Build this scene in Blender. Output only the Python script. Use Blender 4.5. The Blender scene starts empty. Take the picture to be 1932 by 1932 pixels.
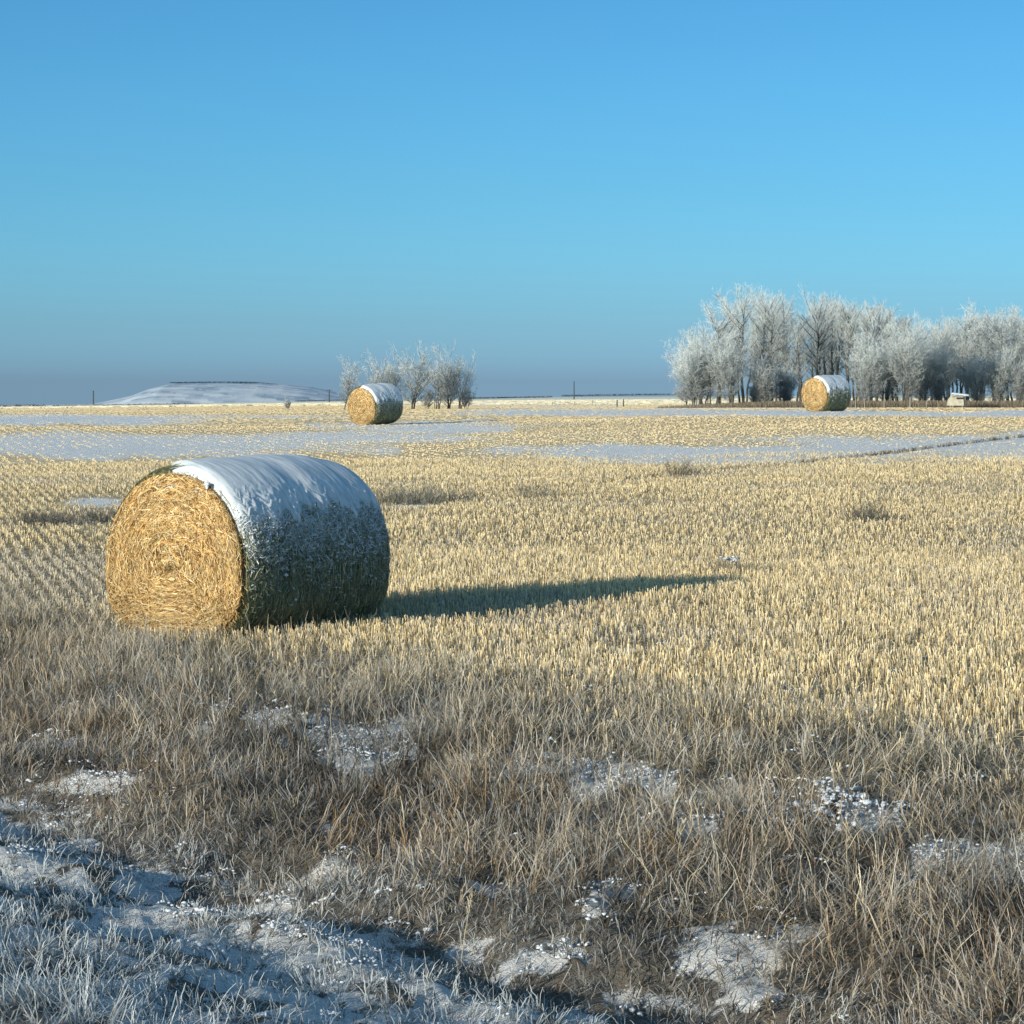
import bpy, math, random
import numpy as np
from mathutils import Vector, Matrix

S = bpy.context.scene
COL = S.collection
rng = np.random.default_rng(7)
random.seed(7)
PW = 1932.0            # width in pixels of the working copy of the photograph
KD = 2.6 / 1.072        # the survey below was noted in depths for a shorter lens
F = 2.6 * PW         # focal length in those pixels
HY = 750.0             # horizon row
H = 2.32               # eye height above the stubble at the near bale
RN = np.array([.47, .88 / KD])   # direction from the road towards the field
SUN_AZ = math.radians(46.0)   # direction the light travels, from +x towards +y
SUN_EL = math.radians(12.7)

# ------------------------------------------------------------------ helpers
def sstep(a, b, x):
    t = np.clip((x - a) / (b - a), 0, 1)
    return t * t * (3 - 2 * t)

_lat = {}
def vnoise(x, y, seed=0):
    if seed not in _lat:
        _lat[seed] = np.random.default_rng(1000 + seed).random((256, 256))
    L = _lat[seed]
    x = np.asarray(x, float); y = np.asarray(y, float)
    xi = np.floor(x).astype(int); yi = np.floor(y).astype(int)
    fx = x - xi; fy = y - yi
    fx = fx * fx * (3 - 2 * fx); fy = fy * fy * (3 - 2 * fy)
    a = L[xi % 256, yi % 256]; b = L[(xi + 1) % 256, yi % 256]
    c = L[xi % 256, (yi + 1) % 256]; d = L[(xi + 1) % 256, (yi + 1) % 256]
    return (a * (1 - fx) + b * fx) * (1 - fy) + (c * (1 - fx) + d * fx) * fy

def fbm(x, y, scale, seed=0, octv=3):
    s = 0; amp = 1; tot = 0
    for k in range(octv):
        s = s + amp * vnoise(np.asarray(x) / scale * 2 ** k + 13.7 * k, np.asarray(y) / scale * 2 ** k + 5.1 * k, seed + k)
        tot += amp; amp *= .5
    return s / tot

# ------------------------------------------------------------------ terrain
UC = np.array([0, 500, 966, 1450, 1932.]); UC = (UC - 966) / F
DD = np.array([10., 15, 20, 27, 35, 45, 60, 80, 110, 150, 300, 1000, 3000, 9000]) * KD
def zv(v, d): return H - np.array(v) * d * KD / F
ZT = np.array([
    [0, 0, 0, 0, 0],
    [.05, .07, .08, .08, .08],
    [.22, .26, .33, .36, .38],
    [.40, .46, .56, .66, .72],
    [.66, .72, .86, 1.08, 1.20],
    [1.00, 1.10, 1.30, 1.66, 1.74],
    zv([45, 39, 32, 21, 20], 60),
    zv([34, 27, 23, 20.5, 21], 80),
    zv([27, 21, 20, 19, 20], 110),
    zv([22, 17, 15, 17, 18], 150),
    zv([18.5, 12.5, 8, 5, 5], 300),
    zv([17, 8.5, 3, 0, 0], 1000),
    zv([15.5, 8, 0, -2.5, -3], 3000),
    zv([15.5, 8, 0, -2.5, -3], 9000)])
def ground(x, y):
    x = np.asarray(x, float); y = np.asarray(y, float)
    yc = np.maximum(y, 1.0)
    u = np.clip(x / yc, UC[0], UC[-1])
    ld = np.log(np.clip(yc, DD[0], DD[-1])); lD = np.log(DD)
    i = np.clip(np.searchsorted(lD, ld) - 1, 0, len(DD) - 2)
    t = (ld - lD[i]) / (lD[i + 1] - lD[i]); t = t * .6 + .4 * t * t * (3 - 2 * t)
    j = np.clip(np.searchsorted(UC, u) - 1, 0, 3)
    w = (u - UC[j]) / (UC[j + 1] - UC[j])
    z = (ZT[i, j] * (1 - w) + ZT[i, j + 1] * w) * (1 - t) + (ZT[i + 1, j] * (1 - w) + ZT[i + 1, j + 1] * w) * t
    s = x * RN[0] + y * RN[1]
    P = np.interp(s, [-9, -6, .6, 1.4, 3.9, 4.25, 4.5, 4.85, 5.15, 5.7, 6.6, 8.0, 9], [-.3, .33, .36, .30, -.28, -.33, -.50, -.50, -.38, -.30, -.15, 0, 0])
    P = P + sstep(8.6, 6.6, s) * sstep(1.0, 2.2, s) * ((fbm(x, y, 1.1, 3) - .5) * .34 + (fbm(x, y * .8, .38, 13, 2) - .5) * .16 + (fbm(x, y, .10, 17, 2) - .5) * .05)
    P = P + sstep(7.5, 9, s) * (fbm(x, y, 3.0, 9) - .5) * .06
    return z + P

def at(px, py):
    """ground point that the view through (px,py) of the photograph meets"""
    u = (px - 966) / F; v = (py - HY) / F
    d = np.exp(np.linspace(math.log(5), math.log(9000), 2600))
    g = ground(u * d, d); r = H - v * d
    k = np.nonzero(r <= g)[0]
    if len(k) == 0: return None
    k = k[0]
    return Vector((u * d[k], d[k], float(g[k])))

def at_depth(px, d):
    d = d * KD
    x = (px - 966) / F * d
    return Vector((x, d, float(ground(x, d))))

def to_px(x, y, z):
    y = np.maximum(y, .5)
    return 966 + F * x / y, HY + F * (H - z) / y

# ------------------------------------------------------------------ object helpers
def tag(o, label=None, cat=None, group=None, kind=None):
    if label: o['label'] = label
    if cat: o['category'] = cat
    if group: o['group'] = group
    if kind: o['kind'] = kind
    return o

def empty(name, loc=(0, 0, 0), rz=0.0):
    o = bpy.data.objects.new(name, None); COL.objects.link(o)
    o.location = loc; o.rotation_euler = (0, 0, rz); o.empty_display_size = .3
    return o

def mesh_np(name, verts, faces, mat, parent=None, col=None, smooth=True):
    """verts (N,3); faces (M,k) or a list of such arrays; col (N,3) stored in colour attribute Col"""
    me = bpy.data.meshes.new(name)
    if not isinstance(faces, list): faces = [faces]
    faces = [np.asarray(f) for f in faces if len(f)]
    verts = np.asarray(verts, np.float32)
    me.vertices.add(len(verts)); me.vertices.foreach_set('co', verts.ravel())
    nl = sum(f.size for f in faces); nf = sum(len(f) for f in faces)
    me.loops.add(nl); me.polygons.add(nf)
    me.loops.foreach_set('vertex_index', np.concatenate([f.ravel() for f in faces]).astype(np.int32))
    tot = np.concatenate([np.full(len(f), f.shape[1]) for f in faces]).astype(np.int32)
    st = np.concatenate([[0], np.cumsum(tot)[:-1]]).astype(np.int32)
    me.polygons.foreach_set('loop_start', st); me.polygons.foreach_set('loop_total', tot)
    me.polygons.foreach_set('use_smooth', np.full(nf, smooth))
    me.update(calc_edges=True)
    if col is not None:
        a = me.color_attributes.new('Col', 'FLOAT_COLOR', 'POINT')
        c = np.ones((len(verts), 4), np.float32); c[:, :3] = col
        a.data.foreach_set('color', c.ravel())
    me.materials.append(mat)
    o = bpy.data.objects.new(name, me); COL.objects.link(o)
    if parent: o.parent = parent
    return o

def grid_faces(n, m, wrap=False):
    i, j = np.meshgrid(np.arange(n - 1), np.arange(m if wrap else m - 1), indexing='ij')
    j2 = (j + 1) % m
    return np.stack([i * m + j, i * m + j2, (i + 1) * m + j2, (i + 1) * m + j], -1).reshape(-1, 4)

class Bag:
    def __init__(s): s.v = []; s.f = []; s.c = []; s.n = 0
    def add(s, v, f, c=None):
        v = np.asarray(v, float)
        fl = f if isinstance(f, list) else [f]
        for q in fl: s.f.append(np.asarray(q) + s.n)
        s.v.append(v); s.n += len(v)
        if c is not None: s.c.append(np.broadcast_to(np.asarray(c, float), (len(v), 3)))
    def build(s, name, mat, parent=None, smooth=True):
        by = {}
        for q in s.f: by.setdefault(q.shape[1], []).append(q)
        return mesh_np(name, np.concatenate(s.v), [np.concatenate(q) for q in by.values()], mat, parent,
                       np.concatenate(s.c) if s.c else None, smooth)

def ribbons(pts, width, side, col=None, tipw=.25):
    """pts (N,K,3); width (N,) ; side (N,3) unit vector; returns verts, faces, colours"""
    N, K, _ = pts.shape
    t = np.linspace(0, 1, K)
    w = width[:, None] * (1 - (1 - tipw) * t[None, :] ** 1.5) * .5
    off = side[:, None, :] * w[:, :, None]
    v = np.stack([pts - off, pts + off], 2).reshape(-1, 3)
    base = (np.arange(N) * K * 2)[:, None] + (np.arange(K - 1) * 2)[None, :]
    f = np.stack([base, base + 1, base + 3, base + 2], -1).reshape(-1, 4)
    c = None
    if col is not None:
        c = np.repeat(col, K * 2, axis=0) if col.ndim == 2 else np.repeat(col.reshape(-1, 3), 2, axis=0)
    return v, f, c

def tube(pts, rad, sides=6):
    """pts (K,3), rad (K,)"""
    pts = np.asarray(pts, float); K = len(pts)
    tg = np.gradient(pts, axis=0); tg /= np.linalg.norm(tg, axis=1)[:, None] + 1e-9
    ref = np.array([0., 0, 1]) if abs(tg[0, 2]) < .8 else np.array([1., 0, 0])
    a = np.cross(tg, ref); a /= np.linalg.norm(a, axis=1)[:, None] + 1e-9
    b = np.cross(tg, a)
    th = np.arange(sides) / sides * 2 * math.pi
    v = pts[:, None] + (a[:, None] * np.cos(th)[None, :, None] + b[:, None] * np.sin(th)[None, :, None]) * np.asarray(rad)[:, None, None]
    return v.reshape(-1, 3), grid_faces(K, sides, True)

def box(cx, cy, cz, sx, sy, sz, rot=None):
    v = np.array([[x, y, z] for x in (-.5, .5) for y in (-.5, .5) for z in (-.5, .5)]) * [sx, sy, sz]
    if rot is not None: v = v @ np.array(rot.to_3x3()).T
    v = v + [cx, cy, cz]
    f = np.array([[0, 1, 3, 2], [4, 6, 7, 5], [0, 4, 5, 1], [2, 3, 7, 6], [0, 2, 6, 4], [1, 5, 7, 3]])
    return v, f

_ico = None
def lumps(cen, size, flat=.6, jit=.35, seed=1):
    """irregular little lumps of snow: cen (N,3), size (N,)"""
    global _ico
    if _ico is None:
        import bmesh
        bm = bmesh.new(); bmesh.ops.create_icosphere(bm, subdivisions=1, radius=1)
        _ico = (np.array([v.co[:] for v in bm.verts]), np.array([[v.index for v in f.verts] for f in bm.faces])); bm.free()
    V, Fc = _ico
    r = np.random.default_rng(seed)
    N = len(cen)
    sc = size[:, None, None] * (1 + jit * r.normal(size=(N, len(V), 1))) * V[None]
    ax = r.uniform(.6, 1.7, (N, 1, 3)); ax[:, :, 2] = flat * r.uniform(.7, 1.2, (N, 1))
    v = (sc * ax) + cen[:, None, :]
    f = (np.arange(N) * len(V))[:, None, None] + Fc[None]
    return v.reshape(-1, 3), f.reshape(-1, 3)

# ------------------------------------------------------------------ materials
def nodes(name):
    m = bpy.data.materials.new(name); m.use_nodes = True
    nt = m.node_tree; nt.nodes.clear()
    out = nt.nodes.new('ShaderNodeOutputMaterial')
    return m, nt, out

def mat_attr(name, trans=.25, rough=.8, noise=0.0, nscale=30, bump=0.0, spec=.2):
    """colour comes from the mesh's own colour attribute, optionally broken up by noise"""
    m, nt, out = nodes(name); N = nt.nodes.new; L = nt.links.new
    at_ = N('ShaderNodeAttribute'); at_.attribute_name = 'Col'
    src = at_.outputs['Color']
    b = N('ShaderNodeBsdfPrincipled'); b.inputs['Roughness'].default_value = rough
    b.inputs['Specular IOR Level'].default_value = spec
    if noise > 0:
        tc = N('ShaderNodeTexCoord')
        n = N('ShaderNodeTexNoise'); n.inputs['Scale'].default_value = nscale; n.inputs['Detail'].default_value = 5
        L(tc.outputs['Object'], n.inputs['Vector'])
        mr = N('ShaderNodeMapRange'); mr.inputs['To Min'].default_value = 1 - noise; mr.inputs['To Max'].default_value = 1 + noise
        mr.inputs['From Min'].default_value = .3; mr.inputs['From Max'].default_value = .7
        L(n.outputs['Fac'], mr.inputs['Value'])
        mx = N('ShaderNodeVectorMath'); mx.operation = 'SCALE'
        L(src, mx.inputs[0]); L(mr.outputs['Result'], mx.inputs['Scale']); src = mx.outputs[0]
        if bump > 0:
            bp = N('ShaderNodeBump'); bp.inputs['Strength'].default_value = bump; bp.inputs['Distance'].default_value = .02
            L(n.outputs['Fac'], bp.inputs['Height']); L(bp.outputs['Normal'], b.inputs['Normal'])
    L(src, b.inputs['Base Color'])
    if trans > 0:
        t = N('ShaderNodeBsdfTranslucent'); L(src, t.inputs['Color'])
        mix = N('ShaderNodeMixShader'); mix.inputs['Fac'].default_value = trans
        L(b.outputs[0], mix.inputs[1]); L(t.outputs[0], mix.inputs[2]); L(mix.outputs[0], out.inputs['Surface'])
    else:
        L(b.outputs[0], out.inputs['Surface'])
    return m

def mat_noise(name, c1, c2, scale=5, rough=.8, bump=.3, stretch=(1, 1, 1), dist=.02, detail=6):
    m, nt, out = nodes(name); N = nt.nodes.new; L = nt.links.new
    tc = N('ShaderNodeTexCoord'); mp = N('ShaderNodeMapping'); mp.inputs['Scale'].default_value = stretch
    n = N('ShaderNodeTexNoise'); n.inputs['Scale'].default_value = scale; n.inputs['Detail'].default_value = detail
    L(tc.outputs['Object'], mp.inputs['Vector']); L(mp.outputs[0], n.inputs['Vector'])
    r = N('ShaderNodeValToRGB'); r.color_ramp.elements[0].position = .35; r.color_ramp.elements[1].position = .65
    r.color_ramp.elements[0].color = (*c1, 1); r.color_ramp.elements[1].color = (*c2, 1)
    b = N('ShaderNodeBsdfPrincipled'); b.inputs['Roughness'].default_value = rough; b.inputs['Specular IOR Level'].default_value = .2
    L(n.outputs['Fac'], r.inputs['Fac']); L(r.outputs['Color'], b.inputs['Base Color'])
    if bump > 0:
        bp = N('ShaderNodeBump'); bp.inputs['Strength'].default_value = bump; bp.inputs['Distance'].default_value = dist
        L(n.outputs['Fac'], bp.inputs['Height']); L(bp.outputs['Normal'], b.inputs['Normal'])
    L(b.outputs[0], out.inputs['Surface'])
    return m

M_grass = mat_attr('dead_grass', .15)
M_straw = mat_attr('straw', .08, .6, spec=.35)
M_twig = mat_attr('twig', 0, .9)
M_bark = mat_noise('bark', (.045, .043, .038), (.13, .125, .11), 3, .9, .5, (1, 1, .2))
M_palebark = mat_noise('pale_bark', (.16, .16, .15), (.42, .42, .38), 3, .9, .4, (1, 1, .3))
M_snow = mat_noise('snow', (.56, .60, .64), (.76, .79, .80), 14, .7, .5, dist=.015)
M_capsnow = mat_noise('snow_crust', (.58, .63, .65), (.80, .83, .83), 6, .75, .35, (.7, 3.0, .7), dist=.02)
M_strawbody = mat_noise('packed_straw', (.08, .11, .07), (.26, .27, .16), 28, .9, .8, (1, 5, 1))
M_facebase = mat_noise('cut_straw', (.10, .05, .015), (.34, .20, .07), 30, .9, .8)
M_post = mat_noise('weathered_wood', (.22, .2, .16), (.42, .38, .3), 4, .9, .3, (1, 1, .3))
M_pole = mat_noise('pole_wood', (.07, .07, .075), (.12, .12, .12), 4, .9, .2)
M_cream = mat_noise('cream_paint', (.34, .32, .25), (.5, .47, .37), 3, .8, .2)
M_dark = mat_noise('recess_shade', (.02, .02, .018), (.06, .055, .05), 3, .9, .1)

# ground material: soil and straw litter, snow by attribute
def mat_ground():
    m, nt, out = nodes('field_ground'); N = nt.nodes.new; L = nt.links.new
    a = N('ShaderNodeAttribute'); a.attribute_name = 'Col'        # base colour
    s = N('ShaderNodeAttribute'); s.attribute_name = 'Snow'
    tc = N('ShaderNodeTexCoord')
    def noise(sc, st=(1, 1, 1), det=6, rgh=.6):
        mp = N('ShaderNodeMapping'); mp.inputs['Scale'].default_value = st
        n = N('ShaderNodeTexNoise'); n.inputs['Scale'].default_value = sc; n.inputs['Detail'].default_value = det
        n.inputs['Roughness'].default_value = rgh
        L(tc.outputs['Object'], mp.inputs['Vector']); L(mp.outputs[0], n.inputs['Vector']); return n.outputs['Fac']
    def mth(op, x, y=None, z=None):
        q = N('ShaderNodeMath'); q.operation = op
        for k, val in enumerate((x, y, z)):
            if val is None: continue
            if isinstance(val, (int, float)): q.inputs[k].default_value = val
            else: L(val, q.inputs[k])
        return q.outputs[0]
    fine = noise(22, det=8, rgh=.7); mid = noise(1.7, det=8, rgh=.65); big = noise(.13, det=7, rgh=.6)
    br = mth('ADD', mth('MULTIPLY', fine, .9), mth('MULTIPLY', mid, .6))
    br = mth('ADD', br, mth('MULTIPLY', big, .3))
    scl = mth('MULTIPLY_ADD', br, 1.3, -.15)
    vm = N('ShaderNodeVectorMath'); vm.operation = 'SCALE'; L(a.outputs['Color'], vm.inputs[0]); L(scl, vm.inputs['Scale'])
    micro = noise(80, det=5)
    # snow amount
    brk = mth('MULTIPLY_ADD', fine, .55, mth('MULTIPLY_ADD', mid, .9, mth('MULTIPLY', big, .45)))   # ~.95 mean
    thr = mth('SUBTRACT', mth('MULTIPLY_ADD', s.outputs['Fac'], .86, .50), brk)
    mr = N('ShaderNodeMapRange'); mr.inputs['From Min'].default_value = -.05; mr.inputs['From Max'].default_value = .07
    thr = mth('MULTIPLY_ADD', micro, -.55, mth('ADD', thr, .275)); L(thr, mr.inputs['Value'])
    mix = N('ShaderNodeMix'); mix.data_type = 'RGBA'
    L(mr.outputs['Result'], mix.inputs['Factor']); L(vm.outputs[0], mix.inputs['A']); mix.inputs['B'].default_value = (.93, .92, .88, 1)
    b = N('ShaderNodeBsdfPrincipled'); b.inputs['Roughness'].default_value = .85; b.inputs['Specular IOR Level'].default_value = .15
    L(mix.outputs['Result'], b.inputs['Base Color'])
    bp = N('ShaderNodeBump'); bp.inputs['Strength'].default_value = .9; bp.inputs['Distance'].default_value = .07
    L(mth('ADD', mth('MULTIPLY_ADD', micro, .25, fine), mid), bp.inputs['Height']); L(bp.outputs['Normal'], b.inputs['Normal'])
    L(b.outputs[0], out.inputs['Surface'])
    return m
M_ground = mat_ground()

# ------------------------------------------------------------------ where the snow lies
# (centre x, centre y, half width, half height, strength) of the drifts as surveyed on the photograph, used as world positions
DRIFTS = [(100, 793, 330, 10, 1.0), (420, 786, 260, 5, .6), (260, 842, 330, 20, 1.0), (600, 826, 320, 12, .75), (820, 806, 200, 12, .8),
          (1240, 856, 230, 17, 1.1), (1560, 850, 330, 22, .85), (1900, 842, 330, 26, .8), (1030, 850, 130, 11, .6), (1200, 777, 330, 8, 1.1), (1750, 781, 330, 5, .9),
          (980, 765, 200, 4, .6), (1980, 777, 120, 6, 1.0),
          (175, 950, 75, 12, 1.1), (150, 985, 90, 8, .6), (770, 955, 60, 6, 1.0), (1120, 945, 260, 16, .35), (860, 940, 120, 12, .35),
          (590, 1385, 200, 42, 1.25), (700, 1420, 100, 30, 1.2), (440, 1345, 60, 20, .7), (1190, 1480, 110, 34, 1.1), (1560, 1545, 130, 30, 1.2), (960, 1440, 160, 24, .7), (1880, 1560, 120, 30, .9), (200, 1480, 160, 26, .45), (1330, 1560, 120, 30, .5),
          (60, 1400, 90, 30, .6), (60, 1520, 140, 40, .35), (60, 1660, 170, 30, 1.2), (330, 1700, 260, 50, .7), (1850, 1630, 150, 60, .75), (1150, 1700, 200, 30, .7),
          (1000, 1800, 200, 50, .55), (950, 1900, 260, 50, .5), (1350, 1890, 300, 40, .35), (1180, 1232, 70, 8, .5), (1500, 1060, 160, 10, .3), (1700, 1235, 160, 14, .3)]
def snow_at(x, y):
    z = ground(x, y); px, py = to_px(x, y, z)
    wob = (fbm(px, py, 90, 20) - .5); wy = (fbm(px, py * 5, 120, 30) - .5)
    r = np.zeros_like(px)
    for cx, cy, hw, hh, st in DRIFTS:
        q = ((px + wob * hw * .9 - cx) / hw) ** 2 + ((py + wy * hh * 1.3 - cy) / hh) ** 2
        if cy < 900: st = st * 1.12; q = q * .62 + .10 * (fbm(px * .2, py * 3, 30, 48) - .5) * 8
        r = np.maximum(r, st * np.exp(-q * .9))
    s = x * RN[0] + y * RN[1]
    ditch = sstep(5.0, 4.3, s) * sstep(1.1, 1.6, s) * .8
    r = np.maximum(r, ditch * (.15 + 1.2 * fbm(x, y, .5, 41)))
    r = np.where(y < .6, np.clip(ditch, 0, 1), r)
    near = sstep(41, 30, y)
    r = r * (1 - near + near * (.15 + 1.75 * sstep(.36, .62, fbm(x, y * .6, .26, 44))))
    r = np.maximum(r, near * .75 * sstep(.55, .72, fbm(x, y, .55, 46)) * sstep(8.2, 7.0, s) * (.6 + .8 * sstep(6, 4.6, s)))
    far = .10 * sstep(220, 340, y) * (.55 + .5 * (fbm(x, y, 60, 50) - .5))
    return np.clip(np.maximum(r, far), 0, 1.2)

def base_col(x, y):
    """colour of litter and soil under the plants"""
    s = x * RN[0] + y * RN[1]
    n = fbm(x, y, 2.5, 60)[:, None]; n2 = fbm(x, y, 12, 66)[:, None]
    n3 = fbm(x * .25, y, 9, 67)[:, None]; field = (np.array([.92, .70, .38]) * (1 - n2) + np.array([.80, .66, .43]) * n2) * (.82 + .36 * n3)
    near = np.array([.24, .21, .165]) * (1 - n) + np.array([.18, .16, .135]) * n
    nearfield = np.array([.40, .33, .24])  # litter colour lowered to carry the shade among the near stalks
    c = near * (1 - sstep(7.4, 8.6, s))[:, None] + nearfield * sstep(7.4, 8.6, s)[:, None]
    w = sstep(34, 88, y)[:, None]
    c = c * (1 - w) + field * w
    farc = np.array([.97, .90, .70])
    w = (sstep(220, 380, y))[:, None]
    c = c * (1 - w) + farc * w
    rd = sstep(1.2, .8, s)[:, None]
    return c * (1 - rd) + np.array([.12, .115, .11]) * rd

# ------------------------------------------------------------------ ground sheet
def build_ground():
    th = np.concatenate([np.arange(-180, -40, 4.0), np.arange(-40, -13, .6), np.arange(-13, 13, .07), np.arange(13, 40, .6), np.arange(40, 180, 4.0)])
    th = np.radians(th)
    r = np.concatenate([[.3], np.geomspace(.8, 8, 40), np.geomspace(8.04, 28, 460), np.geomspace(28.3, 290, 220), np.geomspace(294, 22000, 80)])
    R, T = np.meshgrid(r, th, indexing='ij')
    x = (R * np.sin(T)).ravel(); y = (R * np.cos(T)).ravel()
    z = ground(x, y)
    rc = r[:1].size
    sn = snow_at(x, y)
    v = np.stack([x, y, z], 1)
    f = grid_faces(len(r), len(th), True)
    f = f[:, ::-1]
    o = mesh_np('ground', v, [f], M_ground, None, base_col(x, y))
    # close the little hole at the middle
    a = o.data.attributes.new('Snow', 'FLOAT', 'POINT'); a.data.foreach_set('value', sn.astype(np.float32))
    tag(o, kind='structure')
build_ground()

# ------------------------------------------------------------------ stubble
def dirs(az): return np.stack([np.cos(az), np.sin(az), np.zeros_like(az)], 1)

def build_stubble():
    rowd = np.array([-.235, .972]); rown = np.array([.972, .235])
    V, Fc, C = [], [], []; n0 = 0
    def zone(y0, y1, drow, dal, per, wid, hs, seed, far=False):
        nonlocal n0
        r = np.random.default_rng(seed)
        ext = y1 * 1.3
        a = np.arange(-ext * .3, ext * .8, drow); b = np.arange(0, y1 * 1.15, dal)
        A, B = np.meshgrid(a, b, indexing='ij')
        A = A.ravel() + r.normal(size=A.size) * drow * .13; B = B.ravel() + r.uniform(-.5, .5, B.size) * dal
        x = A * rown[0] + B * rowd[0]; y = A * rown[1] + B * rowd[1]
        s = x * RN[0] + y * RN[1]
        edge = 7.7 + (fbm(x, y, 1.6, 77) - .5) * 1.4 + r.normal(size=len(x)) * .45
        k = (y > y0) & (y < y1) & (np.abs(x) < .235 * y + 1.0) & (s > edge)
        k &= r.random(len(x)) < np.clip(.55 + 1.1 * fbm(x, y, 1.2, 80) - .15, .2, 1)
        sn = snow_at(x, y)
        k &= r.random(len(x)) > sn * .62 * (1 if y0 < 60 else 1.35) + (sstep(100, 135, y) + sstep(76, 66, y) if 60 < y0 < 100 else 0) + ((1 - sstep(95, 125, y)) if 100 < y0 < 300 else 0)
        x, y, sn = x[k], y[k], sn[k]
        x = np.repeat(x, per) + r.normal(size=len(x) * per) * .022; y = np.repeat(y, per) + r.normal(size=len(y) * per) * .022
        n = len(x); z = ground(x, y) - .01
        lean = r.normal(size=(n, 2)) * .16
        low = r.random(n) < .16; lean[low] *= 4.5
        hgt = r.uniform(.55, 1.1, n) * hs * (1 - .55 * np.clip(np.repeat(sn, per), 0, 1))
        # worn, greyer stubble to the left of the near bale
        px, py = to_px(x, y, z)
        grey = sstep(330, 100, px) * sstep(900, 960, py) * sstep(41, 36, y)
        grey = np.clip(grey + .55 * sstep(.5, .75, fbm(x, y, 2.6, 90)), 0, 1)
        hgt *= 1 - .35 * grey
        top = np.stack([x + lean[:, 0] * hgt, y + lean[:, 1] * hgt, z + hgt * (1 - .4 * np.minimum(1, (lean ** 2).sum(1)))], 1)
        pts = np.stack([np.stack([x, y, z], 1), top], 1)
        az = r.normal(size=n) * .5 if far else r.uniform(0, math.pi, n)
        v, f, _ = ribbons(pts, wid * r.uniform(.7, 1.3, n), dirs(az), None, .8)
        yel = np.array([.95, .72, .35]); pale = np.array([.95, .81, .54]); gr = np.array([.60, .53, .42]); brn = np.array([.42, .28, .12])
        t = r.random(n)[:, None]; c = yel * t + pale * (1 - t)
        q = (r.random(n) < (.12 if y0 < 70 else .05))[:, None]; c = np.where(q, brn, c)
        q = (r.random(n) < .12 + .7 * grey)[:, None]; c = np.where(q, gr, c)
        lv = .35 if y0 > 70 else 1.0
        c = c * (1 + (r.uniform(.6, 1.1, (n, 1)) - .9) * lv)
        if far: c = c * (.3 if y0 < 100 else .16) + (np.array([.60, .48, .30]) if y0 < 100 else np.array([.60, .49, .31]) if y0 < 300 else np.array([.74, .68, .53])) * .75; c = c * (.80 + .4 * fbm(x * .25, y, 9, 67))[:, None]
        cc = np.repeat(c[:, None, :], 4, 1); cc[:, :2] *= (.85 if far else .45)       # foot darkened in colour for the shade between stalks
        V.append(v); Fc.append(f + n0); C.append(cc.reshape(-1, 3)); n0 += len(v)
    zone(15, 38, .19, .052, 6, .0075, .135, 11)
    zone(38, 73, .20, .095, 6, .010, .105, 12)
    zone(66, 135, .40, .11, 2, .045, .055, 13, True)
    zone(101, 420, .8, .30, 2, .15, .055, 14, True)
    zone(420, 1150, 3.0, 1.8, 2, 1.3, .20, 15, True)
    # loose straw lying between the rows
    r = np.random.default_rng(21)
    y = r.uniform(16, 60, 200000) ; x = r.uniform(-1, 1, len(y)) * (.235 * y + 1)
    k = (r.random(len(y)) < (y / 60)) & ((x * RN[0] + y * RN[1]) > 7.6) & (r.random(len(y)) > snow_at(x, y)); x, y = x[k], y[k]; n = len(x)
    az = r.uniform(0, 2 * math.pi, n); l = r.uniform(.05, .2, n)
    z = ground(x, y) + r.uniform(.0, .035, n)
    p0 = np.stack([x, y, z], 1); p1 = p0 + dirs(az) * l[:, None]; p1[:, 2] = ground(p1[:, 0], p1[:, 1]) + r.uniform(0, .05, n)
    v, f, _ = ribbons(np.stack([p0, p1], 1), np.full(n, .006), dirs(az + math.pi / 2) * .8 + np.array([0, 0, .5]), None, .9)
    c = np.array([.62, .5, .28]) * r.uniform(.5, 1.1, (n, 1))
    V.append(v); Fc.append(f + n0); C.append(np.repeat(c, 4, 0)); n0 += len(v)
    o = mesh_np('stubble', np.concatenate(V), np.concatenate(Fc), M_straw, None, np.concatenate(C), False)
    tag(o, 'cut yellow cereal stubble in rows across the snow-dusted field', 'stubble', kind='stuff')
build_stubble()

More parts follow.
